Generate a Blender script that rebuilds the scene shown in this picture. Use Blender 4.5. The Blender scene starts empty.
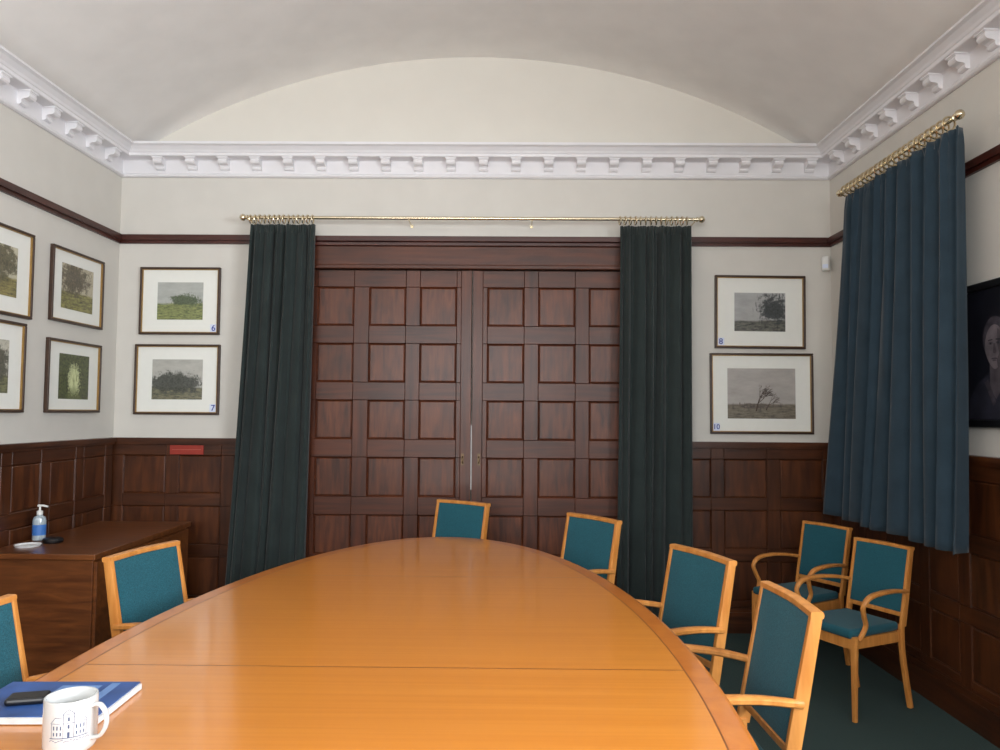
import bpy, math, random
from mathutils import Vector, Matrix
random.seed(3)
SC = bpy.context.scene
COL = SC.collection
try:
    SC.view_settings.view_transform = 'Standard'
except Exception:
    pass

# ------------------------------------------------------------------ materials
def srgb(r, g, b):
    def f(c):
        c /= 255.0
        return c/12.92 if c <= 0.04045 else ((c+0.055)/1.055)**2.4
    return (f(r), f(g), f(b), 1.0)

def new_mat(name):
    m = bpy.data.materials.new(name)
    m.use_nodes = True
    nt = m.node_tree
    return m, nt, nt.nodes['Principled BSDF']

def setp(b, **kw):
    for k, v in kw.items():
        k = k.replace('_', ' ')
        if k in b.inputs:
            b.inputs[k].default_value = v

def plain(name, col, rough=0.5, var=0.08, scale=30, bump=0.0, metallic=0.0, **kw):
    m, nt, b = new_mat(name)
    tc = nt.nodes.new('ShaderNodeTexCoord')
    n = nt.nodes.new('ShaderNodeTexNoise')
    n.inputs['Scale'].default_value = scale
    n.inputs['Detail'].default_value = 4
    nt.links.new(tc.outputs['Object'], n.inputs['Vector'])
    r = nt.nodes.new('ShaderNodeValToRGB')
    r.color_ramp.elements[0].position = 0.3
    r.color_ramp.elements[1].position = 0.7
    r.color_ramp.elements[0].color = tuple(c*(1-var) for c in col[:3])+(1,)
    r.color_ramp.elements[1].color = tuple(min(1, c*(1+var)) for c in col[:3])+(1,)
    nt.links.new(n.outputs['Fac'], r.inputs['Fac'])
    nt.links.new(r.outputs['Color'], b.inputs['Base Color'])
    setp(b, Roughness=rough, Metallic=metallic, **kw)
    if bump:
        bp = nt.nodes.new('ShaderNodeBump')
        bp.inputs['Strength'].default_value = bump
        bp.inputs['Distance'].default_value = 0.003
        nt.links.new(n.outputs['Fac'], bp.inputs['Height'])
        nt.links.new(bp.outputs['Normal'], b.inputs['Normal'])
    return m

def wood(name, dark, light, scale=(30, 30, 2.0), rough=0.35, coat=0.2, patch=0.0, patch_scale=4.0, spec=0.5, coatr=0.2):
    m, nt, b = new_mat(name)
    tc = nt.nodes.new('ShaderNodeTexCoord')
    mp = nt.nodes.new('ShaderNodeMapping')
    mp.inputs['Scale'].default_value = scale
    nt.links.new(tc.outputs['Object'], mp.inputs['Vector'])
    n = nt.nodes.new('ShaderNodeTexNoise')
    n.inputs['Scale'].default_value = 1.0
    n.inputs['Detail'].default_value = 6
    n.inputs['Distortion'].default_value = 0.6
    nt.links.new(mp.outputs['Vector'], n.inputs['Vector'])
    r = nt.nodes.new('ShaderNodeValToRGB')
    r.color_ramp.elements[0].position = 0.3
    r.color_ramp.elements[1].position = 0.72
    r.color_ramp.elements[0].color = dark
    r.color_ramp.elements[1].color = light
    nt.links.new(n.outputs['Fac'], r.inputs['Fac'])
    out = r.outputs['Color']
    n2 = nt.nodes.new('ShaderNodeTexNoise')
    n2.inputs['Scale'].default_value = patch_scale
    n2.inputs['Detail'].default_value = 2
    nt.links.new(tc.outputs['Object'], n2.inputs['Vector'])
    r2 = nt.nodes.new('ShaderNodeValToRGB')
    r2.color_ramp.elements[0].position = 0.3
    r2.color_ramp.elements[1].position = 0.7
    a = 1-patch
    r2.color_ramp.elements[0].color = (a, a, a, 1)
    r2.color_ramp.elements[1].color = (1, 1, 1, 1)
    nt.links.new(n2.outputs['Fac'], r2.inputs['Fac'])
    mx = nt.nodes.new('ShaderNodeMixRGB')
    mx.blend_type = 'MULTIPLY'
    mx.inputs['Fac'].default_value = 1
    nt.links.new(out, mx.inputs['Color1'])
    nt.links.new(r2.outputs['Color'], mx.inputs['Color2'])
    nt.links.new(mx.outputs['Color'], b.inputs['Base Color'])
    setp(b, Roughness=rough, Coat_Weight=coat, Coat_Roughness=coatr, Specular_IOR_Level=spec)
    return m

M = {}
M['wall'] = plain('wall_paint', srgb(210, 206, 198), 0.8, 0.02, 6, 0.05)
M['ceil'] = plain('ceiling_paint', srgb(240, 237, 233), 0.85, 0.03, 5, 0.08)
M['lunette'] = plain('lunette_paint', srgb(221, 216, 206), 0.85, 0.015, 5, 0.05)
M['cornice'] = plain('cornice_paint', srgb(230, 228, 230), 0.6, 0.02, 10)
M['carpet'] = plain('carpet', srgb(48, 68, 66), 0.95, 0.3, 220, 0.6)
M['maho'] = wood('door_oak_upright', srgb(60, 27, 13), srgb(100, 49, 24), (34, 34, 2.2), 0.42, 0.1, 0.35, 3.0, 0.4)
M['mahoh'] = wood('door_oak_level', srgb(62, 28, 13), srgb(98, 48, 23), (2.2, 34, 34), 0.42, 0.1, 0.35, 3.0, 0.4)
M['mahopanel'] = wood('door_oak_field', srgb(66, 31, 16), srgb(114, 60, 32), (40, 26, 5.0), 0.42, 0.1, 0.4, 5.0, 0.4)
M['groove'] = plain('joint_groove', srgb(38, 17, 10), 0.6)
M['oakwain'] = wood('wainscot_upright', srgb(60, 29, 13), srgb(96, 52, 25), (34, 34, 2.2), 0.4, 0.12, 0.4, 3.5, 0.4)
M['oakwainh'] = wood('wainscot_level', srgb(58, 28, 13), srgb(94, 51, 25), (2.2, 2.2, 34), 0.4, 0.12, 0.4, 3.5, 0.4)
M['oakpanel'] = wood('wainscot_panel_wood', srgb(62, 30, 14), srgb(104, 57, 28), (22, 22, 3.4), 0.4, 0.12, 0.4, 4.0, 0.4)
M['raildark'] = wood('picture_rail_wood', srgb(54, 21, 14), srgb(80, 34, 22), (3, 3, 40), 0.4, 0.1, 0.2)
M['table'] = wood('table_veneer', srgb(204, 124, 40), srgb(214, 136, 50), (1.2, 70, 10), 0.3, 0.9, 0.06, 1.4, coatr=0.12)
M['tableband'] = wood('table_band', srgb(184, 102, 30), srgb(202, 120, 42), (14, 14, 14), 0.3, 0.9, 0.05, coatr=0.12)
M['tableline'] = plain('table_inlay_line', srgb(120, 66, 28), 0.3)
M['tableleg'] = wood('table_base_wood', srgb(120, 62, 22), srgb(165, 92, 40), (30, 30, 3), 0.4, 0.1)
M['beech'] = wood('beech', srgb(194, 122, 54), srgb(220, 150, 78), (40, 40, 5), 0.38, 0.2)
M['teal'] = plain('teal_fabric', srgb(34, 86, 98), 0.95, 0.28, 260, 0.5, Sheen_Weight=0.1, Specular_IOR_Level=0.2)
M['curtain'] = plain('dark_green_curtain', srgb(42, 50, 49), 0.95, 0.12, 8, Sheen_Weight=0.12, Specular_IOR_Level=0.2)
M['curtainblue'] = plain('blue_green_curtain', srgb(44, 60, 71), 0.95, 0.12, 8, Sheen_Weight=0.15, Specular_IOR_Level=0.2)
M['brass'] = plain('brass', srgb(222, 208, 178), 0.25, 0.05, 20, metallic=1.0)
M['bronze'] = plain('dark_bronze', srgb(96, 78, 58), 0.4, 0.1, 20, metallic=0.8)
M['cabinet'] = wood('cabinet_wood', srgb(88, 46, 19), srgb(126, 72, 33), (4, 30, 30), 0.35, 0.3, 0.2)
M['white'] = plain('white_plastic', srgb(226, 226, 222), 0.4, 0.02)
M['porcelain'] = plain('porcelain', srgb(198, 198, 196), 0.15, 0.01, 5, Coat_Weight=0.5)
M['mugink'] = plain('mug_ink', srgb(72, 86, 114), 0.4)
M['mat'] = plain('picture_mat', srgb(232, 232, 225), 0.9, 0.01)
M['frame'] = plain('frame_dark', srgb(62, 42, 30), 0.4, 0.2, 40)
M['framegold'] = plain('frame_gold', srgb(166, 132, 78), 0.35, 0.1, 30, metallic=0.7)
M['black'] = plain('black_plastic', srgb(18, 18, 20), 0.35)
M['redsign'] = plain('red_sign', srgb(150, 46, 32), 0.5)
M['redsign2'] = plain('red_sign_line', srgb(180, 100, 84), 0.5)
M['bluebook'] = plain('blue_cover', srgb(44, 76, 132), 0.45, 0.35, 9)
M['bluebook2'] = plain('pale_blue_cover_band', srgb(96, 128, 176), 0.45, 0.2, 12)
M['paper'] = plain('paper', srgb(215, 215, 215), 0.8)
M['gel'] = plain('gel_plastic', srgb(200, 214, 222), 0.1, 0.02, 10, Transmission_Weight=0.4)
M['bluelabel'] = plain('blue_label', srgb(60, 110, 180), 0.4)
M['numblue'] = plain('number_blue', srgb(40, 60, 150), 0.6)
M['sticker'] = plain('sticker', srgb(214, 222, 240), 0.6, 0.01)

# ------------------------------------------------------------------ mesh builder
class MB:
    def __init__(s):
        s.v = []; s.f = []; s.m = []; s.mats = []
    def mi(s, mat):
        if mat not in s.mats:
            s.mats.append(mat)
        return s.mats.index(mat)
    def add(s, vs, fs, mat, mtx=None):
        o = len(s.v)
        k = s.mi(mat)
        for p in vs:
            p = Vector(p)
            if mtx is not None:
                p = mtx @ p
            s.v.append(p)
        for f in fs:
            s.f.append([i+o for i in f]); s.m.append(k)
    def box(s, x0, x1, y0, y1, z0, z1, mat, mtx=None):
        vs = [(x0,y0,z0),(x1,y0,z0),(x1,y1,z0),(x0,y1,z0),(x0,y0,z1),(x1,y0,z1),(x1,y1,z1),(x0,y1,z1)]
        fs = [(0,3,2,1),(4,5,6,7),(0,1,5,4),(1,2,6,5),(2,3,7,6),(3,0,4,7)]
        s.add(vs, fs, mat, mtx)
    def board(s, x0, x1, z0, z1, yb, yf, mat, mtx=None, c=0.002):
        vs = [(x0,yb,z0),(x1,yb,z0),(x1,yb,z1),(x0,yb,z1),(x0,yf+c,z0),(x1,yf+c,z0),(x1,yf+c,z1),(x0,yf+c,z1),
              (x0+c,yf,z0+c),(x1-c,yf,z0+c),(x1-c,yf,z1-c),(x0+c,yf,z1-c)]
        fs = [(8,9,10,11)]
        for o in (0, 4):
            for i in range(4):
                j = (i+1) % 4
                fs.append((o+i, o+j, o+4+j, o+4+i))
        s.add(vs, fs, mat, mtx)
    def raised(s, x0, x1, z0, z1, y, d, b, mat, mtx=None):
        vs = [(x0,y,z0),(x1,y,z0),(x1,y,z1),(x0,y,z1),
              (x0+b,y-d,z0+b),(x1-b,y-d,z0+b),(x1-b,y-d,z1-b),(x0+b,y-d,z1-b)]
        fs = [(4,5,6,7),(0,1,5,4),(1,2,6,5),(2,3,7,6),(3,0,4,7)]
        s.add(vs, fs, mat, mtx)
    def mould(s, x0, x1, z0, z1, y0, y1, w, mat, mtx=None):
        vs = [(x0,y1,z0),(x1,y1,z0),(x1,y1,z1),(x0,y1,z1),(x0+w,y0,z0+w),(x1-w,y0,z0+w),(x1-w,y0,z1-w),(x0+w,y0,z1-w)]
        fs = [(0,1,5,4),(1,2,6,5),(2,3,7,6),(3,0,4,7)]
        s.add(vs, fs, mat, mtx)
    def lathe(s, prof, mat, n=24, mtx=None):
        vs = []; fs = []
        for r, z in prof:
            for i in range(n):
                a = 2*math.pi*i/n
                vs.append((r*math.cos(a), r*math.sin(a), z))
        for j in range(len(prof)-1):
            for i in range(n):
                i2 = (i+1) % n
                fs.append((j*n+i, j*n+i2, (j+1)*n+i2, (j+1)*n+i))
        if prof[0][0] > 1e-5: fs.append(tuple(reversed(range(n))))
        if prof[-1][0] > 1e-5: fs.append(tuple((len(prof)-1)*n+i for i in range(n)))
        s.add(vs, fs, mat, mtx)
    def sweep(s, pts, w, h, mat, side=(1,0,0), mtx=None, n=10, closed=False, power=0.55):
        pts = [Vector(p) for p in pts]
        side = Vector(side)
        N = len(pts); vs = []; fs = []
        for i, p in enumerate(pts):
            if closed:
                t = (pts[(i+1) % N]-pts[i-1]).normalized()
            else:
                t = (pts[min(i+1, N-1)]-pts[max(i-1, 0)]).normalized()
            sd = (side - t*side.dot(t)).normalized()
            nn = t.cross(sd)
            ww = w[i] if isinstance(w, (list, tuple)) else w
            hh = h[i] if isinstance(h, (list, tuple)) else h
            for k in range(n):
                a = 2*math.pi*(k+0.5)/n
                c = math.cos(a); q = math.sin(a)
                c = math.copysign(abs(c)**power, c); q = math.copysign(abs(q)**power, q)
                vs.append(p + sd*(c*ww/2) + nn*(q*hh/2))
        R = N if closed else N-1
        for i in range(R):
            for k in range(n):
                k2 = (k+1) % n; j = (i+1) % N
                fs.append((i*n+k, i*n+k2, j*n+k2, j*n+k))
        if not closed:
            fs.append(tuple(reversed(range(n))))
            fs.append(tuple((N-1)*n+k for k in range(n)))
        s.add(vs, fs, mat, mtx)
    def build(s, name, parent=None, smooth=False, bevel=0.0, segs=2, loc=None, rotz=None):
        me = bpy.data.meshes.new(name)
        me.from_pydata([tuple(p) for p in s.v], [], s.f)
        for m in s.mats:
            me.materials.append(m)
        for p, k in zip(me.polygons, s.m):
            p.material_index = k
        me.update()
        import bmesh
        bm = bmesh.new(); bm.from_mesh(me)
        bmesh.ops.recalc_face_normals(bm, faces=bm.faces)
        bm.to_mesh(me); bm.free()
        if smooth:
            for p in me.polygons: p.use_smooth = True
            try:
                me.set_sharp_from_angle(angle=math.radians(40))
            except Exception:
                pass
        ob = bpy.data.objects.new(name, me)
        COL.objects.link(ob)
        if parent: ob.parent = parent
        if bevel:
            b = ob.modifiers.new('bev', 'BEVEL'); b.width = bevel; b.segments = segs
            b.limit_method = 'ANGLE'; b.angle_limit = math.radians(40)
        if loc is not None: ob.location = loc
        if rotz is not None: ob.rotation_euler = (0, 0, rotz)
        return ob

def smoothpath(pts, n=6):
    P = [Vector(p) for p in pts]; out = []
    for i in range(len(P)-1):
        a = P[max(i-1,0)]; b = P[i]; c = P[i+1]; d = P[min(i+2,len(P)-1)]
        for k in range(n):
            t = k/n
            out.append(0.5*((2*b)+(c-a)*t+(2*a-5*b+4*c-d)*t*t+(3*b-a-3*c+d)*t**3))
    out.append(P[-1]); return out

def thing(ob, label, category, group=None):
    ob['label'] = label; ob['category'] = category
    if group: ob['group'] = group
    return ob
def structure(ob):
    ob['kind'] = 'structure'; return ob
def empty(name, loc=(0,0,0), rotz=0):
    e = bpy.data.objects.new(name, None); COL.objects.link(e)
    e.location = loc; e.rotation_euler = (0,0,rotz); e.empty_display_size = 0.1
    return e

# ------------------------------------------------------------------ room
XL, XR, YB, YF = -2.60, 2.145, 4.96, -2.5
ZS = 3.16
T = 0.15
b = MB(); b.box(XL-T, XR+T, YF-T, YB+T, -0.1, 0, M['carpet']); structure(b.build('floor'))
b = MB(); b.box(XL-T, XR+T, YB, YB+T, 0, 3.16, M['wall']); b.box(XL-T, XR+T, YB, YB+T, 3.16, 4.0, M['lunette']); structure(b.build('wall_back'))
b = MB(); b.box(XL-T, XL, YF, YB, 0, 3.3, M['wall']); structure(b.build('wall_left'))
WY0, WY1, WZ0, WZ1 = -1.4, 1.4, 1.35, 2.65
b = MB()
b.box(XR, XR+T, YF, WY0, 0, 3.3, M['wall']); b.box(XR, XR+T, WY1, YB, 0, 3.3, M['wall'])
b.box(XR, XR+T, WY0, WY1, 0, WZ0, M['wall']); b.box(XR, XR+T, WY0, WY1, WZ1, 3.3, M['wall'])
structure(b.build('wall_right'))
b = MB()
b.box(XL-T, -2.2, YF-T, YF, 0, 4.0, M['wall']); b.box(0.9, XR+T, YF-T, YF, 0, 4.0, M['wall'])
b.box(-2.2, 0.9, YF-T, YF, 0, 1.35, M['wall']); b.box(-2.2, 0.9, YF-T, YF, 2.9, 4.0, M['wall'])
structure(b.build('wall_front'))
b = MB()
for y in (WY0, -0.49, 0.43, WY1-0.05):
    b.box(XR+0.04, XR+0.10, y, y+0.05, WZ0, WZ1, M['white'])
for z in (WZ0, 2.1, WZ1-0.05):
    b.box(XR+0.045, XR+0.095, WY0+0.05, WY1-0.05, z, z+0.05, M['white'])
structure(b.build('window_1'))
b = MB()
for x in (-2.2, -1.18, -0.17, 0.85):
    b.box(x, x+0.05, YF-0.10, YF-0.04, 1.35, 2.9, M['white'])
for z in (1.35, 2.2, 2.85):
    b.box(-2.15, 0.85, YF-0.095, YF-0.045, z, z+0.05, M['white'])
structure(b.build('window_2'))

# vaulted ceiling
cx = -0.2275; hc = 2.2325; rise = 0.64; R = (hc*hc+rise*rise)/(2*rise); cz = ZS+rise-R
pts = [(XL-T, ZS+0.0)]
a0 = math.asin(hc/R)
for i in range(49):
    a = -a0+2*a0*i/48
    pts.append((cx+R*math.sin(a), cz+R*math.cos(a)))
pts.append((XR+T, ZS))
vs = []; fs = []
for x, z in pts: vs += [(x, YF, z), (x, YB+0.01, z), (x, YF, z+0.12), (x, YB+0.01, z+0.12)]
for i in range(len(pts)-1):
    o = i*4; q = o+4
    fs += [(o, o+1, q+1, q), (o+2, q+2, q+3, o+3), (o, q, q+2, o+2), (o+1, o+3, q+3, q+1)]
fs += [(0,2,3,1), (len(vs)-4, len(vs)-3, len(vs)-1, len(vs)-2)]
b = MB(); b.add(vs, fs, M['ceil']); structure(b.build('ceiling', smooth=True))

# cornice
prof = [(0,2.965),(0.014,2.965),(0.024,2.971),(0.027,2.980),(0.022,2.988),(0.012,2.992),(0.010,2.996),(0.010,3.076),(0.016,3.082),
        (0.088,3.086),(0.092,3.090),(0.092,3.106),(0.098,3.110),(0.104,3.122),(0.124,3.142),(0.142,3.150),(0.142,3.166),(0,3.166)]
def modillion(b, c, axis):
    P = [(0.008,3.010),(0.022,3.010),(0.030,3.015),(0.034,3.024),(0.031,3.032),(0.042,3.040),(0.056,3.041),(0.068,3.044),(0.076,3.052),(0.078,3.062),(0.074,3.070),(0.078,3.074),(0.078,3.088),(0.008,3.088)]
    w = 0.029
    vs = []
    for s in (-w, w):
        for d, z in P:
            if axis == 'back': vs.append((c+s, YB-d, z))
            elif axis == 'left': vs.append((XL+d, c+s, z))
            else: vs.append((XR-d, c+s, z))
    n = len(P)
    fs = [tuple(range(n)), tuple(reversed(range(n, 2*n)))]
    for i in range(n):
        j = (i+1) % n
        fs.append((i, j, n+j, n+i))
    b.add(vs, fs, M['cornice'])
    w2 = 0.036
    if axis == 'back': b.box(c-w2, c+w2, YB-0.084, YB-0.02, 3.077, 3.088, M['cornice'])
    elif axis == 'left': b.box(XL+0.02, XL+0.084, c-w2, c+w2, 3.077, 3.088, M['cornice'])
    else: b.box(XR-0.084, XR-0.02, c-w2, c+w2, 3.077, 3.088, M['cornice'])
for k, axis in enumerate(('back', 'left', 'right')):
    b = MB(); vs = []
    n = len(prof)
    for d, z in prof:
        if axis == 'back': vs.append((XL+d, YB-d, z))
        elif axis == 'left': vs.append((XL+d, YF, z))
        else: vs.append((XR-d, YF, z))
    for d, z in prof:
        if axis == 'back': vs.append((XR-d, YB-d, z))
        elif axis == 'left': vs.append((XL+d, YB-d, z))
        else: vs.append((XR-d, YB-d, z))
    fs = [tuple(range(n)), tuple(reversed(range(n, 2*n)))]
    for i in range(n):
        j = (i+1) % n
        fs.append((i, j, n+j, n+i))
    b.add(vs, fs, M['cornice'])
    if axis == 'back':
        c = XL+0.27
        while c < XR-0.12:
            modillion(b, c, axis); c += 0.2165
    else:
        c = YB-0.21
        while c > YF+0.1:
            modillion(b, c, axis); c -= 0.2165
    structure(b.build('trim_%d' % (k+1)))

def rail(name, segs, z0, z1, dp, mat):
    b = MB()
    for kind, a, c in segs:
        zz = [z0, z0+(z1-z0)*0.35, z0+(z1-z0)*0.75, z1]
        dd = [dp*0.55, dp, dp*0.8]
        for i in range(3):
            if kind == 'back': b.box(a, c, YB-dd[i], YB, zz[i], zz[i+1], mat)
            elif kind == 'left': b.box(XL, XL+dd[i], a, c, zz[i], zz[i+1], mat)
            else: b.box(XR-dd[i], XR, a, c, zz[i], zz[i+1], mat)
    return structure(b.build(name))
rail('trim_4', [('back', XL, -1.40), ('back', 0.95, XR)], 2.515, 2.575, 0.03, M['raildark'])
rail('trim_5', [('left', YF, YB-0.03)], 2.515, 2.575, 0.03, M['raildark'])
rail('trim_6', [('right', YF, YB-0.03)], 2.515, 2.575, 0.03, M['raildark'])

# woven panel work: muntins and rails pass over one another alternately at the crossings
def weave(b, xs, zs, y, pr, mats, mtx=None, first=0, rel=0.005, mw=0.006):
    up, lv, pn, gr = mats
    b.box(xs[0], xs[-1], y-0.004, y, zs[0], zs[-1], gr, mtx)
    nb = len(xs)//2; nr = len(zs)//2
    g = 0.0007
    for i in range(nb):
        for j in range(nr):
            bx0, bx1 = xs[2*i], xs[2*i+1]; rz0, rz1 = zs[2*j], zs[2*j+1]
            if j < nr-1:
                oz0, oz1 = zs[2*j+1], zs[2*j+2]
                lo = oz0; hi = oz1
                if (i+j+first) % 2 == 0: lo = rz0
                b.board(bx0+g, bx1-g, lo+g, hi-g, y-0.004, y-pr, up, mtx)
            elif (i+j+first) % 2 == 0:
                b.board(bx0+g, bx1-g, rz0+g, rz1-g, y-0.004, y-pr, up, mtx)
            if i < nb-1:
                ox0, ox1 = xs[2*i+1], xs[2*i+2]
                lo = ox0
                if (i+j+first) % 2 == 1: lo = bx0
                b.board(lo+g, ox1-g, rz0+g, rz1-g, y-0.004, y-pr+0.001, lv, mtx)
            elif (i+j+first) % 2 == 1:
                b.board(bx0+g, bx1-g, rz0+g, rz1-g, y-0.004, y-pr+0.001, lv, mtx)
            if i < nb-1 and j < nr-1:
                x0, x1, z0, z1 = xs[2*i+1], xs[2*i+2], zs[2*j+1], zs[2*j+2]
                b.mould(x0, x1, z0, z1, y-pr+rel+0.005, y-pr+0.003, mw, lv, mtx)
                b.raised(x0+mw, x1-mw, z0+mw, z1-mw, y-pr+rel+0.005, 0.005, 0.006, pn, mtx)

def panelling(b, x0, x1, mtx):
    stile = 0.085; xw = 0.25
    n = max(1, round((x1-x0-stile)/(xw+stile)))
    pw = (x1-x0-stile)/n-stile
    xs = []
    for i in range(n+1):
        xa = x0+i*(pw+stile); xs += [xa, xa+stile]
    zs = [0.16, 0.20, 0.45, 0.53, 0.78, 0.86, 1.11, 1.18]
    b.box(x0, x1, -0.012, 0, 0.0, 1.18, M['groove'], mtx)
    weave(b, xs, zs, -0.012, 0.018, (M['oakwain'], M['oakwainh'], M['oakpanel'], M['groove']), mtx, 0, 0.003, 0.005)
def cap(b, x0, x1, mat, mtx):
    b.box(x0, x1, -0.055, 0, 1.197, 1.222, mat, mtx)
    b.box(x0, x1, -0.042, 0, 1.18, 1.197, mat, mtx)
def skirt(b, x0, x1, mat, mtx):
    b.box(x0, x1, -0.055, 0, 0.0, 0.13, mat, mtx)
    b.box(x0, x1, -0.046, 0, 0.13, 0.16, mat, mtx)
mtxB = Matrix.Translation((0, YB, 0))
mtxL = Matrix.Translation((XL, 0, 0)) @ Matrix.Rotation(math.pi/2, 4, 'Z')
mtxR = Matrix.Translation((XR, 0, 0)) @ Matrix.Rotation(-math.pi/2, 4, 'Z')
for nm, bn, x0, x1, mt in (('trim_7', 'baseboard_back', XL, -1.42, mtxB), ('trim_8', 'baseboard_back_right', 0.97, XR, mtxB),
                       ('trim_9', 'baseboard_left', YF, YB-0.06, mtxL), ('trim_10', 'baseboard_right', -(YB-0.06), -YF, mtxR)):
    b = MB(); panelling(b, x0, x1, mt); cap(b, x0, x1, M['oakwainh'], mt)
    structure(b.build(nm))
    b = MB(); skirt(b, x0, x1, M['oakwainh'], mt); structure(b.build(bn))

# doors
DC = -0.23; LW = 1.13
zc = [2.096-0.372*i for i in range(6)]
def door(name, x0, x1, cols, first):
    b = MB()
    y = YB-0.03
    ztop = 2.335
    b.box(x0, x1, y, YB-0.002, 0.01, ztop, M['maho'])
    ph, pw = 0.128, 0.121
    zz = [0.012]
    for z in reversed(zc): zz += [z-ph, z+ph]
    zz.append(ztop)
    xs = [x0]
    for c in cols: xs += [c-pw, c+pw]
    xs.append(x1)
    b.board(xs[0], xs[1]-0.03, 0.012, ztop, y, y-0.028, M['maho'])
    b.board(xs[-2]+0.03, xs[-1], 0.012, ztop, y, y-0.028, M['maho'])
    X = [xs[1]-0.03]+xs[1:-1]+[xs[-2]+0.03]
    weave(b, X, zz, y, 0.026, (M['maho'], M['mahoh'], M['mahopanel'], M['groove']), None, first, 0.006, 0.007)
    return structure(b.build(name))
k = 152.3
d1 = door('door_1', DC-LW, DC-0.004, [(335-507)/k, (387-507)/k, (438-507)/k], 0)
d2 = door('door_2', DC+0.004, DC+LW, [(505.5-507)/k, (556.5-507)/k, (607-507)/k], 1)
for d, x in ((d1, DC-0.055), (d2, DC+0.05)):
    b = MB()
    b.box(x-0.009, x+0.009, YB-0.066, YB-0.056, 1.06, 1.135, M['bronze'])
    b.sweep(smoothpath([(x, YB-0.064, 1.075), (x, YB-0.085, 1.08), (x, YB-0.088, 1.095), (x, YB-0.085, 1.11), (x, YB-0.064, 1.115)]), 0.009, 0.009, M['bronze'])
    h = b.build('handle', parent=d, smooth=True)
b = MB(); b.box(DC-0.0035, DC+0.0035, YB-0.05, YB-0.046, 0.9, 1.32, M['paper']); b.build('painted_gap_light', parent=d1)  # pale strip painted in for light showing through the gap between doors
# door surround
b = MB()
b.box(DC-LW-0.05, DC+LW+0.05, YB-0.095, YB, 2.34, 2.365, M['mahoh'])
b.box(DC-LW-0.05, DC+LW+0.05, YB-0.085, YB, 2.365, 2.49, M['mahoh'])
b.box(DC-LW-0.06, DC+LW+0.06, YB-0.10, YB, 2.49, 2.515, M['raildark'])
b.box(DC-LW-0.07, DC+LW+0.07, YB-0.12, YB, 2.515, 2.55, M['raildark'])
b.box(DC-LW-0.06, DC-LW, YB-0.10, YB, 0, 2.34, M['maho'])
b.box(DC+LW, DC+LW+0.06, YB-0.10, YB, 0, 2.34, M['maho'])
structure(b.build('trim_11', bevel=0.004))

# ------------------------------------------------------------------ curtains
def curtain(name, a, c, top, bot, fl0, fl1, folds, amp, axis, label, mat, out=0.0, hw=0.0):
    ns = folds*16; nt = 48
    rnd = random.Random(folds*7+int(top*100))
    ph = [rnd.uniform(-1.6, 1.6) for _ in range(folds+2)]
    am = [rnd.uniform(0.45, 1.3) for _ in range(folds+2)]
    vs = []; fs = []
    for j in range(nt+1):
        t = j/nt
        tt = t**1.2
        for i in range(ns+1):
            s = i/ns
            f = s*folds; k0 = int(min(f, folds)); u = f-k0
            u = u*u*(3-2*u)
            p = ph[k0]*(1-u)+ph[k0+1]*u; A = am[k0]*(1-u)+am[k0+1]*u
            w = math.sin(2*math.pi*f+p*(0.4+1.1*t))
            w = math.copysign(abs(w)**0.85, w)
            head = max(0, 1-t/0.035)
            off = amp*(A*tt+0.85*(1-tt))*(0.75+0.3*tt)*w*(1-head*0.6) + amp*0.3*math.sin(2*math.pi*f*2.0+p*3)*(1-tt*0.6) + amp*0.25*math.sin(2*math.pi*f*0.37+3*t)*t
            off += head*0.008*math.sin(2*math.pi*f*5)
            al = (a+(c-a)*s) + fl0*tt*(1-s) + fl1*tt*s + 0.016*math.sin(2*math.pi*f*1.0+p+1.5)*tt
            z = top+(bot-top)*t + hw*s*t + 0.006*math.sin(f*2.2)*t
            if axis == 'x': vs.append((al, 4.80+off-out*t, z))
            else: vs.append((2.005+off-out*t, al, z))
    for j in range(nt):
        for i in range(ns):
            q = j*(ns+1)+i
            fs.append((q, q+1, q+ns+2, q+ns+1))
    b = MB(); b.add(vs, fs, mat)
    ob = b.build(name, smooth=True)
    so = ob.modifiers.new('thick', 'SOLIDIFY'); so.thickness = 0.004
    return thing(ob, label, 'curtain')
curtain('curtain', -1.67, -1.25, 2.610, 0.02, -0.11, -0.045, 6, 0.038, 'x', 'long dark green pleated curtain flaring beside the panelled doors', M['curtain'])
curtain('curtain', 0.725, 1.18, 2.610, 0.02, -0.03, -0.02, 6, 0.038, 'x', 'long dark green pleated curtain hanging straight beside panelled doors', M['curtain'])
curtain('curtain', 3.29, 4.40, 2.69, 0.80, 0.0, 0.20, 9, 0.040, 'y', 'short blue-green pleated curtain hanging above two armchairs', M['curtainblue'], out=0.02, hw=0.0)

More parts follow.
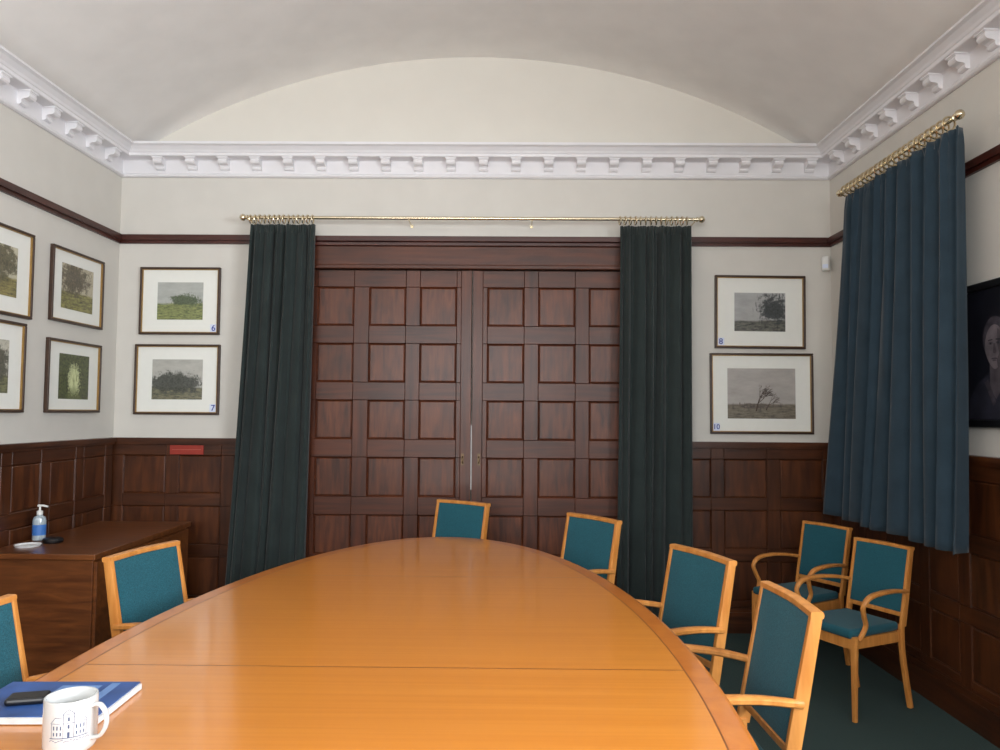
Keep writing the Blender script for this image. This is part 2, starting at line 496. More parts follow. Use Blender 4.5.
def pole(p0, p1, label, ringspans, brackets, wallpt, rr=0.027, rt=0.008):
    p0 = Vector(p0); p1 = Vector(p1); d = (p1-p0); L = d.length; d.normalize()
    root = MB(); root.sweep([p0, p1], 0.022, 0.022, M['brass'], side=(0,0,1), n=16, power=1.0)
    ro = thing(root.build('curtain_pole', smooth=True), label, 'curtain pole')
    q = Vector((0,0,1)).rotation_difference(d).to_matrix().to_4x4()
    for pt, sgn in ((p0, -1), (p1, 1)):
        b = MB(); m = Matrix.Translation(pt) @ q @ Matrix.Diagonal((1,1,sgn,1))
        b.lathe([(0.011,0),(0.017,0.002),(0.017,0.008),(0.010,0.012),(0.010,0.016),(0.020,0.024),(0.023,0.034),(0.020,0.044),(0.011,0.052),(0.005,0.056),(0,0.057)], M['brass'], 18, m)
        b.build('finial', parent=ro, smooth=True)
    first = None
    for s0, s1, n in ringspans:
        for i in range(n):
            s = s0+(s1-s0)*(i+0.5)/n
            if first is None:
                b = MB(); pts = []
                for kk in range(20):
                    a = 2*math.pi*kk/20
                    pts.append(q @ Vector((rr*math.cos(a), rr*math.sin(a), 0)))
                b.sweep(pts, rt, rt, M['brass'], side=d, closed=True, n=6, power=1.0)
                first = b.build('ring', parent=ro, smooth=True); o = first
            else:
                o = first.copy(); COL.objects.link(o); o.parent = ro
            o.location = p0+d*(s*L) + Vector((0,0,-0.010))
            o.rotation_euler = (random.uniform(-.1,.1), 0, random.uniform(-0.15, 0.15))
    for s in brackets:
        c = p0+d*(s*L); w = wallpt(c)
        b = MB(); b.sweep([c+Vector((0,0,-0.012)), c.lerp(w, 0.5)+Vector((0,0,-0.016)), w+Vector((0,0,-0.014))], 0.010, 0.008, M['brass'], side=(0,0,1), n=8)
        mm = (w-c).normalized()
        qq = Vector((0,0,1)).rotation_difference(mm).to_matrix().to_4x4()
        b.lathe([(0.011,-0.006),(0.011,0)], M['brass'], 14, Matrix.Translation(w+Vector((0,0,-0.014))) @ qq)
        b.build('bracket', parent=ro, smooth=True)
pole((-1.685, 4.80, 2.656), (1.215, 4.80, 2.656), 'long brass curtain pole with rings above the panelled doors', [(0.0, 0.15, 14), (0.825, 0.985, 14)], [0.36, 0.635, 0.003, 0.997], lambda c: Vector((c.x, YB, c.z)))
pole((2.005, 3.33, 2.740), (2.005, 4.46, 2.740), 'brass curtain pole with closely packed rings on the side wall', [(0.02, 0.98, 22)], [0.22, 0.95], lambda c: Vector((XR, c.y, c.z)), 0.031, 0.011)

# ------------------------------------------------------------------ pictures
def print_mat(seed, sky, land, dark, horizon=0.45, tree=(0.5, 0.5, 0.3, 0.3), thr=0.1, style='land'):
    m, nt, bs = new_mat('print_%d' % seed)
    N = nt.nodes; L = nt.links
    tc = N.new('ShaderNodeTexCoord'); sp = N.new('ShaderNodeSeparateXYZ'); L.new(tc.outputs['Generated'], sp.inputs[0])
    def mt(op, a, c=None, clamp=False):
        n = N.new('ShaderNodeMath'); n.operation = op; n.use_clamp = clamp
        for i, q in enumerate((a, c)):
            if q is None: continue
            if isinstance(q, (int, float)): n.inputs[i].default_value = q
            else: L.new(q, n.inputs[i])
        return n.outputs[0]
    def noise(sc, off, detail=6, stretch=(1,1,1)):
        mp = N.new('ShaderNodeMapping'); mp.inputs['Location'].default_value = (off, seed*1.7, off*2)
        mp.inputs['Scale'].default_value = stretch
        L.new(tc.outputs['Generated'], mp.inputs['Vector'])
        n = N.new('ShaderNodeTexNoise'); n.inputs['Scale'].default_value = sc; n.inputs['Detail'].default_value = detail
        n.inputs['Roughness'].default_value = 0.65
        L.new(mp.outputs[0], n.inputs['Vector']); return n.outputs['Fac']
    def mix(f, a, c):
        n = N.new('ShaderNodeMixRGB'); L.new(f, n.inputs['Fac'])
        for i, q in ((1, a), (2, c)):
            if isinstance(q, tuple): n.inputs[i].default_value = q
            else: L.new(q, n.inputs[i])
        return n.outputs[0]
    x = sp.outputs[0]; z = sp.outputs[2]
    n1 = noise(3, 0.3, 8, (1,1,2)); n2 = noise(6, 5.0, 10); n3 = noise(26, 9.0, 6); n4 = noise(7, 2.0, 8, (1,1,4)); nt_ = noise(11, 4.0, 6, (3,1,0.35))
    skyc = mix(mt('MULTIPLY', mt('SUBTRACT', n1, 0.3), 2.0, True), sky, tuple(c*0.68 for c in sky[:3])+(1,))
    h = mt('MULTIPLY', mt('SUBTRACT', horizon, mt('ADD', z, mt('MULTIPLY', mt('SUBTRACT', n1, 0.5), 0.14))), 24.0, True)
    landc = mix(mt('MULTIPLY', mt('SUBTRACT', n4, 0.38), 4.0, True), dark, land)
    landc = mix(mt('MULTIPLY', mt('SUBTRACT', n3, 0.35), 1.2, True), landc, tuple(min(1, q*1.4) for q in land[:3])+(1,))
    c = mix(h, skyc, landc)
    dx = mt('DIVIDE', mt('ABSOLUTE', mt('SUBTRACT', x, tree[0])), tree[2])
    dz = mt('DIVIDE', mt('ABSOLUTE', mt('SUBTRACT', z, tree[1])), tree[3])
    r = mt('SQRT', mt('ADD', mt('MULTIPLY', dx, dx), mt('MULTIPLY', dz, dz)))
    amp = 1.8 if style == 'land' else 0.5
    val = mt('ADD', mt('ADD', mt('MULTIPLY', mt('SUBTRACT', n2, 0.5), amp), mt('MULTIPLY', mt('SUBTRACT', n3, 0.5), 1.0)), mt('SUBTRACT', 1.0, r))
    msk = mt('MULTIPLY', mt('SUBTRACT', val, thr), 3.5, True)
    if style == 'land':
        tcol = mix(mt('MULTIPLY', mt('SUBTRACT', n3, 0.38), 2.4, True), dark, tuple(min(1, q*3.2+0.015) for q in dark[:3])+(1,))
        tr = mt('MULTIPLY', mt('SUBTRACT', nt_, 0.56), 12.0, True)
        near = mt('MULTIPLY', mt('SUBTRACT', 1.15, r), 3.0, True)
        c = mix(mt('MULTIPLY', tr, near), c, dark)
        c = mix(mt('MULTIPLY', msk, 0.95), c, tcol)
    else:
        tcol = mix(mt('MULTIPLY', mt('SUBTRACT', n3, 0.3), 2.4, True), dark, land)
        trunk = mt('MULTIPLY', mt('SUBTRACT', nt_, 0.52), 10.0, True)
        inside = mix(mt('MULTIPLY', trunk, 0.7), sky, land)
        c = mix(msk, tcol, inside)
        path = mt('MULTIPLY', mt('SUBTRACT', mt('SUBTRACT', 0.38, z), mt('MULTIPLY', mt('ABSOLUTE', mt('SUBTRACT', x, 0.5)), 1.1)), 8.0, True)
        c = mix(mt('MULTIPLY', path, 0.55), c, land)
    L.new(c, bs.inputs['Base Color']); setp(bs, Roughness=0.5, Coat_Weight=0.3)
    return m

def text_mesh(txt, size, mat, name, parent, loc, rot):
    cu = bpy.data.curves.new(name+'_c', 'FONT'); cu.body = txt; cu.size = size; cu.align_x = 'CENTER'; cu.align_y = 'CENTER'; cu.extrude = 0.0004; cu.offset = 0.0006
    to = bpy.data.objects.new('tmp', cu); COL.objects.link(to)
    bpy.context.view_layer.update()
    me = bpy.data.meshes.new_from_object(to.evaluated_get(bpy.context.evaluated_depsgraph_get()))
    bpy.data.objects.remove(to)
    me.materials.clear(); me.materials.append(mat)
    ob = bpy.data.objects.new(name, me); COL.objects.link(ob); ob.parent = parent; ob.location = loc; ob.rotation_euler = rot
    return ob

def picture(loc, rotz, w, h, pmat, label, mats=(0.13, 0.12), num=None, numside=1, tilt=0.0, fw=0.014, fmat=None, branches=False, gold=True, printoff=0.0):
    e = empty('framed_picture', loc, rotz)
    e.rotation_euler = (0, tilt, rotz) if rotz == 0 else (0, 0, rotz)
    fm = fmat or M['frame']
    b = MB()
    for x0, x1, z0, z1 in ((-w/2, w/2, h/2-fw, h/2), (-w/2, w/2, -h/2, -h/2+fw), (-w/2, -w/2+fw, -h/2+fw, h/2-fw), (w/2-fw, w/2, -h/2+fw, h/2-fw)):
        b.box(x0, x1, -0.024, 0, z0, z1, fm)
    b.build('frame', parent=e, bevel=0.003)
    if gold:
        g = 0.004; W = w/2-fw; H = h/2-fw
        b = MB()
        for x0, x1, z0, z1 in ((-W, W, H-g, H), (-W, W, -H, -H+g), (-W, -W+g, -H+g, H-g), (W-g, W, -H+g, H-g)):
            b.box(x0, x1, -0.019, -0.003, z0, z1, M['framegold'])
        b.build('gilt_slip', parent=e)
    b = MB(); b.box(-w/2+fw, w/2-fw, -0.008, -0.002, -h/2+fw, h/2-fw, M['mat'])
    b.build('mount', parent=e)
    pw = w/2-mats[0]; ph = h/2-mats[1]
    b = MB(); b.add([(-pw, -0.0095, -ph+printoff), (pw, -0.0095, -ph+printoff), (pw, -0.0095, ph+printoff), (-pw, -0.0095, ph+printoff)], [(0,1,2,3)], pmat)
    if branches:
        rnd = random.Random(9)
        def br(x, z, a, L, wd, dep):
            x2 = x+L*math.cos(a); z2 = z+L*math.sin(a)
            if z2 > ph-0.012: return
            nx, nz = -math.sin(a)*wd/2, math.cos(a)*wd/2
            b.add([(x-nx, -0.0100, z-nz), (x2-nx*.7, -0.0100, z2-nz*.7), (x2+nx*.7, -0.0100, z2+nz*.7), (x+nx, -0.0100, z+nz)], [(0,1,2,3)], M['frame'])
            if dep > 0:
                for kk in range(3 if dep > 2 else 2):
                    a2 = a+rnd.uniform(-0.75, 0.65)
                    a2 += (0.55-a2)*0.22   # wind-bent to one side
                    br(x2, z2, a2, L*rnd.uniform(0.62, 0.88), wd*0.66, dep-1)
        br(-0.035, -ph+0.05, 1.35, 0.052, 0.008, 5)
        br(0.03, -ph+0.055, 1.15, 0.038, 0.005, 4)
    b.build('print', parent=e)
    if num:
        sx = numside*(w/2-fw-0.027); sz = -h/2+fw+0.030
        b = MB(); b.box(sx-0.022, sx+0.022, -0.0095, -0.008, sz-0.026, sz+0.026, M['sticker']); st = b.build('number_sticker', parent=e)
        text_mesh(num, 0.055 if len(num) == 1 else 0.046, M['numblue'], 'number', st, (sx, -0.0102, sz), (math.pi/2, 0, 0))
    return thing(e, label, 'picture')

P1 = print_mat(1, srgb(196,186,160), srgb(146,142,84), srgb(66,58,44), 0.42, (0.35,0.7,0.7,0.5), 0.2)
P2 = print_mat(2, srgb(205,198,172), srgb(146,136,84), srgb(70,66,48), 0.4, (0.5,0.7,0.7,0.5), 0.15)
P3 = print_mat(3, srgb(206,212,160), srgb(100,108,60), srgb(34,36,26), 0.4, (0.5,0.42,0.30,0.55), 0.25, 'tunnel')
P4 = print_mat(4, srgb(205,202,186), srgb(128,128,92), srgb(60,58,48), 0.35, (0.7,0.55,0.5,0.5), 0.2)
P5 = print_mat(5, srgb(184,186,180), srgb(144,150,94), srgb(56,66,44), 0.45, (0.62,0.52,0.42,0.20), 0.1)
P6 = print_mat(6, srgb(186,184,176), srgb(128,124,98), srgb(46,48,42), 0.32, (0.45,0.42,0.65,0.30), 0.05)
P7 = print_mat(7, srgb(178,178,176), srgb(112,110,100), srgb(36,40,40), 0.3, (0.80,0.58,0.42,0.5), 0.2)
P8 = print_mat(8, srgb(180,174,168), srgb(126,118,102), srgb(76,68,60), 0.3, (0.4,0.25,0.5,0.08), 0.3)
def lw(y0, y1, z0, z1, pm, label, **kw):
    return picture((XL+0.002, (y0+y1)/2, (z0+z1)/2), math.pi/2, y1-y0, z1-z0, pm, label, **kw)
def bw(x0, x1, z0, z1, pm, label, **kw):
    return picture(((x0+x1)/2, YB-0.002, (z0+z1)/2), 0, x1-x0, z1-z0, pm, label, **kw)
lw(4.20, 4.74, 1.91, 2.345, P1, 'framed print of autumn trees beside a woodland path', mats=(0.105,0.085))
lw(4.19, 4.74, 1.385, 1.81, P3, 'framed dark print of a tree tunnel with bright opening', mats=(0.12,0.08))
lw(3.46, 4.03, 1.887, 2.35, P2, 'framed print of woodland with white mount', mats=(0.12,0.10))
lw(3.43, 3.99, 1.385, 1.86, P4, 'framed print of a lane and tall trees, white mount', mats=(0.12,0.10))
bw(-2.445, -1.91, 1.905, 2.355, P5, 'framed landscape print with green meadow, numbered 6', num='6', mats=(0.115,0.10))
bw(-2.465, -1.90, 1.375, 1.84, P6, 'framed landscape print with dark trees over heath, numbered 7', num='7', mats=(0.115,0.10))
bw(1.37, 1.965, 1.835, 2.32, P7, 'framed print of dark pines against grey sky, numbered 8', num='8', numside=-1, mats=(0.13,0.115), tilt=0.008)
bw(1.335, 2.01, 1.275, 1.805, P8, 'framed print of a bare windswept tree, numbered 10', num='10', numside=-1, mats=(0.115,0.10), branches=True)
# dark portrait on side wall
PD = plain('portrait_ground', srgb(17, 18, 27), 0.5, 0.3, 6)
PS = plain('portrait_skin', srgb(104, 97, 102), 0.6, 0.4, 14)
PSD = plain('portrait_skin_shade', srgb(74, 68, 74), 0.6, 0.3, 20)
PC = plain('portrait_coat', srgb(34, 34, 46), 0.6, 0.3, 14)
PH = plain('portrait_hair', srgb(60, 56, 64), 0.6, 0.4, 40)
e = empty('portrait_painting', (XR-0.002, 3.235, 1.675), -math.pi/2)
b = MB(); w, h, fw = 0.60, 0.65, 0.035
for x0, x1, z0, z1 in ((-w/2, w/2, h/2-fw, h/2), (-w/2, w/2, -h/2, -h/2+fw), (-w/2, -w/2+fw, -h/2+fw, h/2-fw), (w/2-fw, w/2, -h/2+fw, h/2-fw)):
    b.box(x0, x1, -0.03, 0, z0, z1, M['black'])
b.build('frame', parent=e, bevel=0.008)
b = MB(); b.box(-w/2+fw, w/2-fw, -0.012, -0.002, -h/2+fw, h/2-fw, PD)
FX = -0.055
lay = [0]
def shape(pts, mat):
    lay[0] += 1; y = -0.0122-0.00025*lay[0]
    b.add([(FX+px, y, pz) for px, pz in pts], [tuple(range(len(pts)))], mat)
def blob(cx_, cz_, rx, rz, mat, jaw=0.0, rot=0.0, n=36):
    P = []
    for i in range(n):
        a = 2*math.pi*i/n; px = rx*math.cos(a); pz = rz*math.sin(a)
        if pz < 0: px *= 1-jaw*(-pz/rz)**2
        P.append((cx_+px*math.cos(rot)-pz*math.sin(rot), cz_+px*math.sin(rot)+pz*math.cos(rot)))
    shape(P, mat)
shape([(-0.20,-0.285),(0.24,-0.285),(0.21,-0.18),(0.13,-0.125),(0.05,-0.09),(-0.05,-0.09),(-0.13,-0.13),(-0.18,-0.19)], PC)
shape([(-0.04,-0.15),(0.0,-0.2),(0.045,-0.15),(0.042,-0.05),(-0.038,-0.05)], PSD)
shape([(-0.05,-0.11),(0.0,-0.21),(-0.02,-0.23),(-0.075,-0.125)], PH)
blob(0.002, 0.065, 0.083, 0.10, PH, 0.1)
blob(0.0, 0.03, 0.066, 0.098, PS, 0.35)
shape([(0.02,0.11),(0.05,0.09),(0.066,0.03),(0.05,-0.03),(0.02,-0.066),(0.012,-0.03),(0.03,0.0),(0.018,0.04)], PSD)
blob(-0.026, 0.047, 0.014, 0.007, PSD); blob(0.026, 0.047, 0.014, 0.007, PH)
blob(-0.026, 0.046, 0.006, 0.004, PD); blob(0.026, 0.046, 0.006, 0.004, PD)
blob(-0.026, 0.061, 0.017, 0.0035, PH, rot=0.08); blob(0.026, 0.061, 0.017, 0.0035, PD, rot=-0.08)
shape([(-0.004,0.045),(0.004,0.045),(0.014,0.006),(0.004,0.0),(-0.008,0.004)], PSD)
blob(0.0, -0.022, 0.02, 0.004, PH); blob(0.0, -0.03, 0.014, 0.003, PSD)
b.build('canvas', parent=e)
thing(e, 'dark portrait painting of a grey-haired person in black frame', 'painting')

b = MB(); b.box(-2.205, -1.985, YB-0.040, YB-0.028, 1.115, 1.175, M['redsign'])
b.box(-2.19, -2.0, YB-0.0408, YB-0.0398, 1.145, 1.148, M['redsign2'])
thing(b.build('wall_sign', bevel=0.001), 'small red rectangular plaque fixed to the wood panelling', 'sign')
e = empty('motion_sensor', (2.115, YB, 2.40))
b = MB(); b.box(-0.012, 0.018, -0.02, 0, -0.02, 0.02, M['white']); b.build('mounting_plate', parent=e, bevel=0.003)
b = MB(); b.box(-0.025, 0.025, -0.065, -0.015, -0.05, 0.045, M['white'], Matrix.Rotation(-0.5, 4, 'Z')); b.build('sensor_body', parent=e, bevel=0.014, segs=3)
b = MB(); b.box(-0.017, 0.017, -0.068, -0.064, -0.035, -0.01, M['sticker'], Matrix.Rotation(-0.5, 4, 'Z')); b.build('lens', parent=e)
thing(e, 'small white motion sensor mounted near the wall corner', 'sensor')

# ------------------------------------------------------------------ table
TA, TB, TX, TY, TZ = 0.83, 2.03, -0.31, 1.95, 0.75
tab = empty('conference_table', (TX, TY, 0))
def ell(off, z, n=128):
    out = []
    for i in range(n):
        a = 2*math.pi*i/n
        x = TA*math.cos(a); y = TB*math.sin(a)
        nx = math.cos(a)/TA; ny = math.sin(a)/TB; l = math.hypot(nx, ny)
        out.append((x-nx/l*off, y-ny/l*off, z))
    return out
b = MB(); n = 128
rings = [(0.062, TZ), (0.012, TZ), (0.003, TZ-0.003), (0.0, TZ-0.01), (0.0, TZ-0.028), (0.01, TZ-0.04)]
vs = []
for off, z in rings: vs += ell(off, z)
fs = []
for j in range(len(rings)-1):
    for i in range(n):
        i2 = (i+1) % n
        fs.append((j*n+i, j*n+i2, (j+1)*n+i2, (j+1)*n+i))
fs.append(tuple((len(rings)-1)*n+i for i in range(n)))
b.add(vs, fs, M['tableband'])
vs = ell(0.066, TZ)+ell(0.062, TZ); b.add(vs, [(i, (i+1)%n, n+(i+1)%n, n+i) for i in range(n)], M['tableline'])
inner = ell(0.066, TZ)
def xat(y):
    best = 0
    for i in range(n):
        p = inner[i]; q = inner[(i+1) % n]
        if (p[1]-y)*(q[1]-y) <= 0 and abs(p[1]-q[1]) > 1e-9:
            t = (y-p[1])/(q[1]-p[1]); x = p[0]+(q[0]-p[0])*t
            best = max(best, abs(x))
    return best
ymax = max(p[1] for p in inner)
seams = [-1.07, 0.0, 1.07]
cuts = [-ymax]+seams+[ymax]
def strip(y0, y1, mat, steps):
    vs = []; fs = []
    for i in range(steps+1):
        u = i/steps
        u = 0.5-0.5*math.cos(math.pi*u)
        y = y0+(y1-y0)*u; x = xat(max(-ymax+1e-6, min(ymax-1e-6, y)))
        vs += [(-x, y, TZ), (x, y, TZ)]
    for i in range(steps): fs.append((2*i, 2*i+1, 2*i+3, 2*i+2))
    b.add(vs, fs, mat)
for i in range(4):
    g = 0.0022
    y0 = cuts[i]+(g if i else 0); y1 = cuts[i+1]-(g if i < 3 else 0)
    strip(y0, y1, M['table'], 40)
    if i < 3: strip(cuts[i+1]-g, cuts[i+1]+g, M['tableline'], 1)
b.build('table_top', parent=tab)
b = MB()
vs = [(p[0]*0.78, p[1]*0.84, TZ-0.04) for p in ell(0, 0)]+[(p[0]*0.78, p[1]*0.84, TZ-0.09) for p in ell(0, 0)]
b.add(vs, [(i, (i+1)%n, n+(i+1)%n, n+i) for i in range(n)]+[tuple(range(n)), tuple(range(n, 2*n))], M['tableleg']); b.build('apron', parent=tab)
for y in (-1.05, 0.0, 1.05):
    b = MB(); b.box(-0.30, 0.30, y-0.03, y+0.03, 0.07, TZ-0.09, M['tableleg']); b.box(-0.38, 0.38, y-0.06, y+0.06, 0.0, 0.07, M['tableleg'])
    b.build('pedestal', parent=tab, bevel=0.008)
thing(tab, 'long oval conference table of glossy orange-brown wood', 'table')

# ------------------------------------------------------------------ chairs
KX = 0.84
def tilt_y(z): return 0.19+(z-0.45)*0.19
def make_chair(name):
    e = empty(name)
    bw_ = 0.21*KX
    H = 0.88
    b = MB()
    b.add([(-0.225*KX,-0.23,0.425),(0.225*KX,-0.23,0.425),(0.205*KX,0.17,0.425),(-0.205*KX,0.17,0.425),
           (-0.225*KX,-0.23,0.475),(0.225*KX,-0.23,0.475),(0.205*KX,0.17,0.475),(-0.205*KX,0.17,0.475)],
          [(0,3,2,1),(4,5,6,7),(0,1,5,4),(1,2,6,5),(2,3,7,6),(3,0,4,7)], M['teal'])
    b.build('seat', parent=e, bevel=0.02, segs=3, smooth=True)
    b = MB()
    b.box(-0.215*KX,0.215*KX,-0.215,-0.19,0.37,0.426,M['beech']); b.box(-0.2*KX,0.2*KX,0.15,0.175,0.37,0.426,M['beech'])
    b.box(-0.22*KX,-0.195*KX,-0.19,0.15,0.37,0.426,M['beech']); b.box(0.195*KX,0.22*KX,-0.19,0.15,0.37,0.426,M['beech'])
    b.build('seat_rail', parent=e, bevel=0.003)
    for sx in (-1, 1):
        b = MB(); b.sweep([(sx*0.225*KX,-0.20,0.44),(sx*0.225*KX,-0.205,0.25),(sx*0.222*KX,-0.205,0.0)],[0.034,0.030,0.024],[0.034,0.030,0.024],M['beech'],power=0.5)
        b.build('leg', parent=e, smooth=True)
        b = MB(); b.sweep(smoothpath([(sx*0.205*KX,0.185,0.46),(sx*0.205*KX,0.19,0.3),(sx*0.205*KX,0.245,0.0)]),0.026,0.032,M['beech'],power=0.5)
        b.build('leg', parent=e, smooth=True)
    b = MB()
    for sx in (-1, 1):
        b.sweep([(sx*bw_,tilt_y(0.45),0.45),(sx*bw_,tilt_y(0.6),0.6),(sx*bw_,tilt_y(H-0.012),H-0.012)],[0.020]*3,[0.042,0.042,0.034],M['beech'],power=0.45)
    b.sweep(smoothpath([(-bw_-0.010,tilt_y(H-0.012),H-0.012),(0,tilt_y(H-0.012)+0.012,H-0.010),(bw_+0.010,tilt_y(H-0.012),H-0.012)]),0.020,0.036,M['beech'],side=(0,0,1),power=0.45)
    b.sweep([(-bw_,tilt_y(0.51),0.51),(bw_,tilt_y(0.51),0.51)],0.026,0.03,M['beech'],side=(0,0,1),power=0.45)
    b.build('back_frame', parent=e, smooth=True)
    b = MB()
    z0, z1 = 0.524, 0.860; x = bw_-0.011; th = 0.021
    vs = []
    nx, nz = 8, 8
    for sgn in (-1, 1):
        for j in range(nz+1):
            for i in range(nx+1):
                u = i/nx; v = j/nz
                bulge = th*(0.62+0.38*(1-(2*u-1)**4)*(1-(2*v-1)**4))
                z = z0+(z1-z0)*v
                vs.append((-x+2*x*u, tilt_y(z)+sgn*bulge+0.01*(1-(2*u-1)**2)*v, z))
    W = nx+1; Q = (nx+1)*(nz+1); fs = []
    for j in range(nz):
        for i in range(nx):
            q = j*W+i
            fs.append((q, q+1, q+W+1, q+W)); fs.append((Q+q, Q+q+W, Q+q+W+1, Q+q+1))
    per = [i for i in range(W)]+[j*W+nx for j in range(1, nz+1)]+[nz*W+i for i in range(nx-1, -1, -1)]+[j*W for j in range(nz-1, 0, -1)]
    for i in range(len(per)):
        p, q = per[i], per[(i+1) % len(per)]
        fs.append((p, Q+p, Q+q, q))
    b.add(vs, fs, M['teal']); b.build('backrest', parent=e, smooth=True)
    for sx in (-1, 1):
        b = MB()
        pts = [(0.215,tilt_y(0.64),0.635),(0.243,0.10,0.655),(0.265,-0.03,0.66),(0.27,-0.13,0.645),(0.267,-0.175,0.60),(0.258,-0.16,0.545),(0.248,-0.14,0.49),(0.237,-0.18,0.42)]
        P = smoothpath([(sx*p[0]*KX, p[1], p[2]) for p in pts], 6); m_ = len(P)
        ws = [0.026+0.016*math.sin(math.pi*min(1, i/(m_*0.55))) for i in range(m_)]
        b.sweep(P, ws, 0.022, M['beech'], side=(1,0,0), power=0.7); b.build('armrest', parent=e, smooth=True)
    return e
def place(e, tx, ty, fx, fy, sc=1.0):
    l = math.hypot(fx, fy); fx /= l; fy /= l
    e.location = (tx+fx*0.27*sc, ty+fy*0.27*sc, 0)
    e.rotation_euler = (0, 0, math.atan2(fx, -fy)); e.scale = (sc, sc, sc)
base = make_chair('armchair')
kids = list(base.children)
specs = [(-0.255, 4.47, -0.55, -0.83, 'armchair with teal upholstery at the end of the oval table', 't', 1),
         (0.445, 3.86, -0.80, -0.60, 'beech armchair with teal back near the curved table end', 't', 1),
         (0.745, 2.90, -0.93, -0.37, 'beech armchair with teal upholstery tucked under the table side', 't', 1),
         (0.825, 2.22, -1.0, -0.03, 'beech armchair with teal upholstery pulled close beside the table', 't', 1),
         (-1.375, 2.87, 0.97, -0.25, 'beech armchair with bright teal back beside the low cabinet', 't', 1),
         (-1.405, 1.96, 1.0, -0.02, 'beech armchair with teal back beside the blue folder', 't', 1),
         (1.905, 3.85, -0.90, -0.43, 'beech armchair with teal seat standing below the short curtain', 's', 0.87),
         (1.88, 4.46, -0.88, -0.47, 'beech armchair with teal seat standing in the panelled corner', 's', 0.87)]
for i, (tx, ty, fx, fy, lab, g, sc) in enumerate(specs):
    if i == 0: e = base
    else:
        e = base.copy(); COL.objects.link(e)
        for kch in kids:
            c = kch.copy(); c.parent = e; COL.objects.link(c)
    place(e, tx, ty, fx, fy, sc)
    thing(e, lab, 'chair', 'armchairs around the conference table' if g == 't' else 'spare armchairs by the side wall')

# ------------------------------------------------------------------ cabinet
cb = empty('low_cabinet', (-2.25, 4.165, 0))
b = MB(); b.box(-0.28, 0.265, -0.53, 0.53, 0.06, 0.682, M['cabinet']); b.build('body', parent=cb, bevel=0.003)
b = MB(); b.box(-0.285, 0.285, -0.55, 0.55, 0.682, 0.71, M['cabinet']); b.build('top', parent=cb, bevel=0.004)
b = MB(); b.box(-0.27, 0.24, -0.5, 0.5, 0.0, 0.06, M['cabinet']); b.build('plinth', parent=cb)
for y0, y1 in ((-0.52, -0.005), (0.005, 0.52)):
    b = MB(); b.box(0.265, 0.281, y0, y1, 0.08, 0.67, M['cabinet']); dd = b.build('door', parent=cb, bevel=0.002)
    yk = y1-0.05 if y0 < -0.1 else y0+0.05
    b = MB(); b.lathe([(0.006,0),(0.006,0.012),(0.013,0.018),(0.013,0.024),(0,0.028)], M['bronze'], 14, Matrix.Translation((0.281, yk, 0.42)) @ Matrix.Rotation(math.pi/2, 4, 'Y')); b.build('knob', parent=dd, smooth=True)
thing(cb, 'low brown wooden cabinet against the panelled wall', 'cabinet')

e = empty('pump_bottle', (-2.47, 3.99, 0.71))
b = MB(); b.lathe([(0.024,0),(0.031,0.004),(0.032,0.02),(0.032,0.105),(0.028,0.122),(0.014,0.132),(0.012,0.138)], M['gel'], 24); b.build('bottle', parent=e, smooth=True)
b = MB(); b.lathe([(0.0325,0.03),(0.0325,0.085)], M['bluelabel'], 24); b.build('label', parent=e, smooth=True)
b = MB(); b.lathe([(0.015,0.136),(0.015,0.155),(0.006,0.158),(0.005,0.178)], M['white'], 16)
b.sweep([(-0.008,0,0.183),(0.018,0,0.184),(0.042,0,0.178)],[0.02,0.014,0.009],[0.012,0.01,0.008],M['white'],side=(0,1,0)); b.build('pump', parent=e, smooth=True)
thing(e, 'clear hand gel pump bottle with blue label on the cabinet', 'bottle')
b = MB(); b.lathe([(0.04,0),(0.048,0.004),(0.05,0.014),(0.044,0.024),(0.03,0.028),(0,0.029)], M['black'], 28); o = b.build('speaker_puck', smooth=True, loc=(-2.36, 3.93, 0.71))
thing(o, 'small black round device lying on the cabinet', 'device')
b = MB(); b.lathe([(0.0,0.003),(0.05,0.003),(0.058,0.010),(0.062,0.010),(0.056,0.0),(0,0)], M['paper'], 28); o = b.build('saucer', smooth=True, loc=(-2.42, 3.82, 0.71))
thing(o, 'shallow pale dish lying on the cabinet', 'dish')

# ------------------------------------------------------------------ folder, case, mug
e = empty('ring_binder', (-0.995, 1.68, TZ), 0.03)
b = MB(); b.box(-0.145, 0.151, -0.106, 0.094, 0.002, 0.014, M['paper']); b.build('pages', parent=e)
b = MB(); b.box(-0.145, 0.145, -0.10, 0.10, 0.0, 0.002, M['bluebook']); b.box(-0.145, 0.145, -0.10, 0.10, 0.014, 0.0165, M['bluebook']); b.box(-0.149, -0.145, -0.10, 0.10, 0, 0.0165, M['bluebook'])
b.box(0.085, 0.105, -0.09, 0.09, 0.0165, 0.0168, M['bluebook2']); b.box(-0.02, 0.07, 0.03, 0.075, 0.0165, 0.0168, M['bluebook2'])
b.build('cover', parent=e)
thing(e, 'blue covered folder with white pages lying on the table', 'folder')
b = MB(); b.box(-0.04, 0.04, -0.024, 0.024, 0, 0.016, M['black']); o = b.build('glasses_case', bevel=0.007, segs=3, loc=(-1.035, 1.655, TZ+0.0168), rotz=0.25)
thing(o, 'small black case resting on the blue folder', 'case')

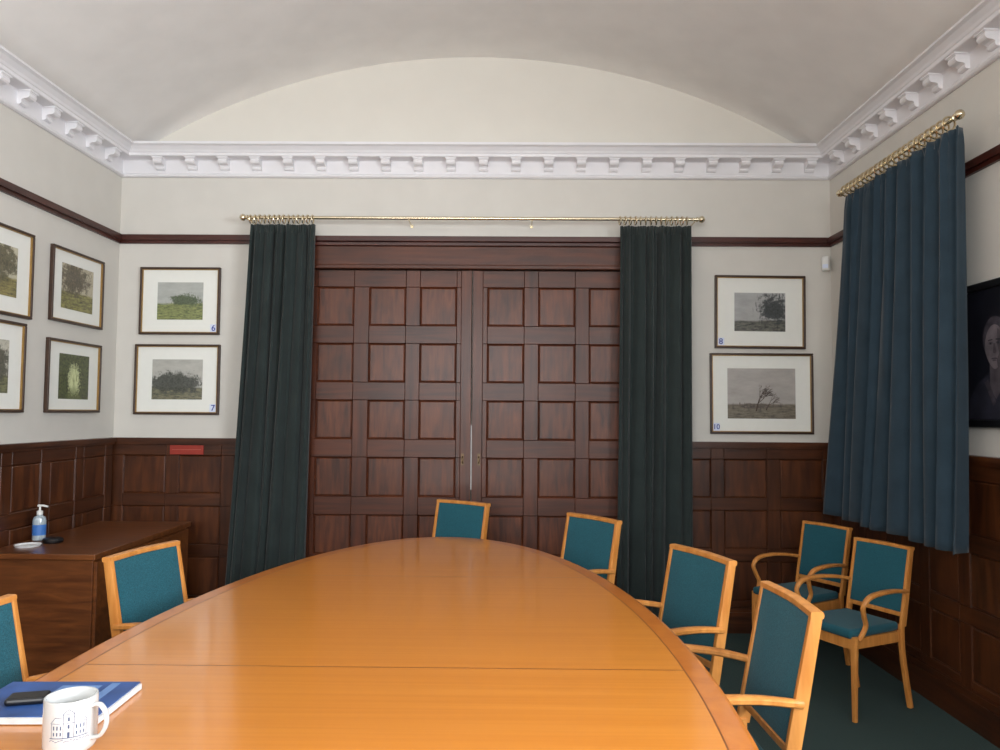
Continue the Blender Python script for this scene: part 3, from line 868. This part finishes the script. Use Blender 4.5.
mug = empty('mug', (-0.838, 1.475, TZ), 0.0)
mr = 0.047; mh = 0.100
b = MB()
b.lathe([(0.0,0.004),(mr-0.012,0.002),(mr-0.008,0.0),(mr-0.003,0.004),(mr,0.012),(mr,mh-0.003),(mr-0.001,mh),(mr-0.004,mh),(mr-0.005,mh-0.004),(mr-0.005,0.014),(mr-0.012,0.008),(0,0.008)], M['porcelain'], 48)
b.build('mug_body', parent=mug, smooth=True)
b = MB()
hp = smoothpath([(mr-0.003,0,0.082),(mr+0.014,0,0.086),(mr+0.027,0,0.070),(mr+0.028,0,0.048),(mr+0.016,0,0.028),(mr-0.003,0,0.023)])
b.sweep(hp, 0.012, 0.008, M['porcelain'], side=(0,1,0), power=0.9, mtx=Matrix.Rotation(math.radians(-8), 4, 'Z')); b.build('handle', parent=mug, smooth=True)
b = MB()
def ml(u0, z0, u1, z1, w=0.0008):
    n_ = 8; r = mr+0.0004
    u0 *= 0.9; u1 *= 0.9; z0 = z0*0.9+0.004; z1 = z1*0.9+0.004
    dx, dz = u1-u0, z1-z0; l = math.hypot(dx, dz); nx, nz = -dz/l*w/2, dx/l*w/2
    vs = []
    for i in range(n_+1):
        t = i/n_
        for s in (-1, 1):
            u = u0+dx*t+s*nx; z = z0+dz*t+s*nz; a = -math.pi/2+0.45+u/r
            vs.append((r*math.cos(a), r*math.sin(a), z))
    b.add(vs, [(2*i, 2*i+1, 2*i+3, 2*i+2) for i in range(n_)], M['mugink'])
ml(-0.038,0.036,0.038,0.036,0.0014); ml(-0.034,0.036,-0.034,0.066); ml(0.034,0.036,0.034,0.066); ml(-0.034,0.066,0.034,0.066)
ml(-0.036,0.066,-0.026,0.078); ml(-0.026,0.078,-0.010,0.078); ml(0.036,0.066,0.026,0.078); ml(0.026,0.078,0.010,0.078)
ml(-0.010,0.036,-0.010,0.084); ml(0.010,0.036,0.010,0.084); ml(-0.012,0.084,0,0.094); ml(0.012,0.084,0,0.094); ml(-0.012,0.084,0.012,0.084)
for u in (-0.029,-0.022,-0.015,0.015,0.022,0.029):
    ml(u,0.041,u,0.048,0.0022); ml(u,0.053,u,0.061,0.0022)
ml(0,0.036,0,0.048,0.004); ml(0,0.055,0,0.063,0.003); ml(0,0.07,0,0.078,0.003)
for i in range(14):
    u = -0.038+i*0.0058; ml(u, 0.030+0.002*math.sin(i*2.1), u+0.005, 0.031+0.002*math.cos(i*1.7), 0.001)
b.build('printed_drawing', parent=mug)
thing(mug, 'white ceramic mug with blue building drawing on the table', 'mug')

# ------------------------------------------------------------------ lights
def area(name, loc, rot, sx, sy, power, col):
    l = bpy.data.lights.new(name, 'AREA'); l.shape = 'RECTANGLE'; l.size = sx; l.size_y = sy; l.energy = power; l.color = col
    o = bpy.data.objects.new(name, l); COL.objects.link(o); o.location = loc; o.rotation_euler = rot
    return o
area('daylight_side', (XR+0.35, 0.0, 2.05), (0, math.radians(90), 0), 1.5, 2.9, 370, (0.88, 0.94, 1.0))
area('daylight_rear', (-0.65, YF-0.35, 2.15), (math.radians(90), 0, 0), 3.1, 1.6, 190, (0.98, 0.99, 1.0))
w = bpy.data.worlds.new('World'); SC.world = w; w.use_nodes = True
w.node_tree.nodes['Background'].inputs[0].default_value = (0.8, 0.9, 1.0, 1)
w.node_tree.nodes['Background'].inputs[1].default_value = 1.0

# ------------------------------------------------------------------ camera
cam = bpy.data.cameras.new('camera'); co = bpy.data.objects.new('camera', cam); COL.objects.link(co)
cam.lens = 27.04; cam.sensor_width = 36; cam.clip_start = 0.02
R_ = Matrix.Rotation(math.radians(0.53), 4, 'Z') @ Matrix.Rotation(math.radians(92.9), 4, 'X') @ Matrix.Rotation(math.radians(0.4), 4, 'Z')
co.matrix_world = Matrix.Translation((0, 0, 1.4)) @ R_
SC.camera = co
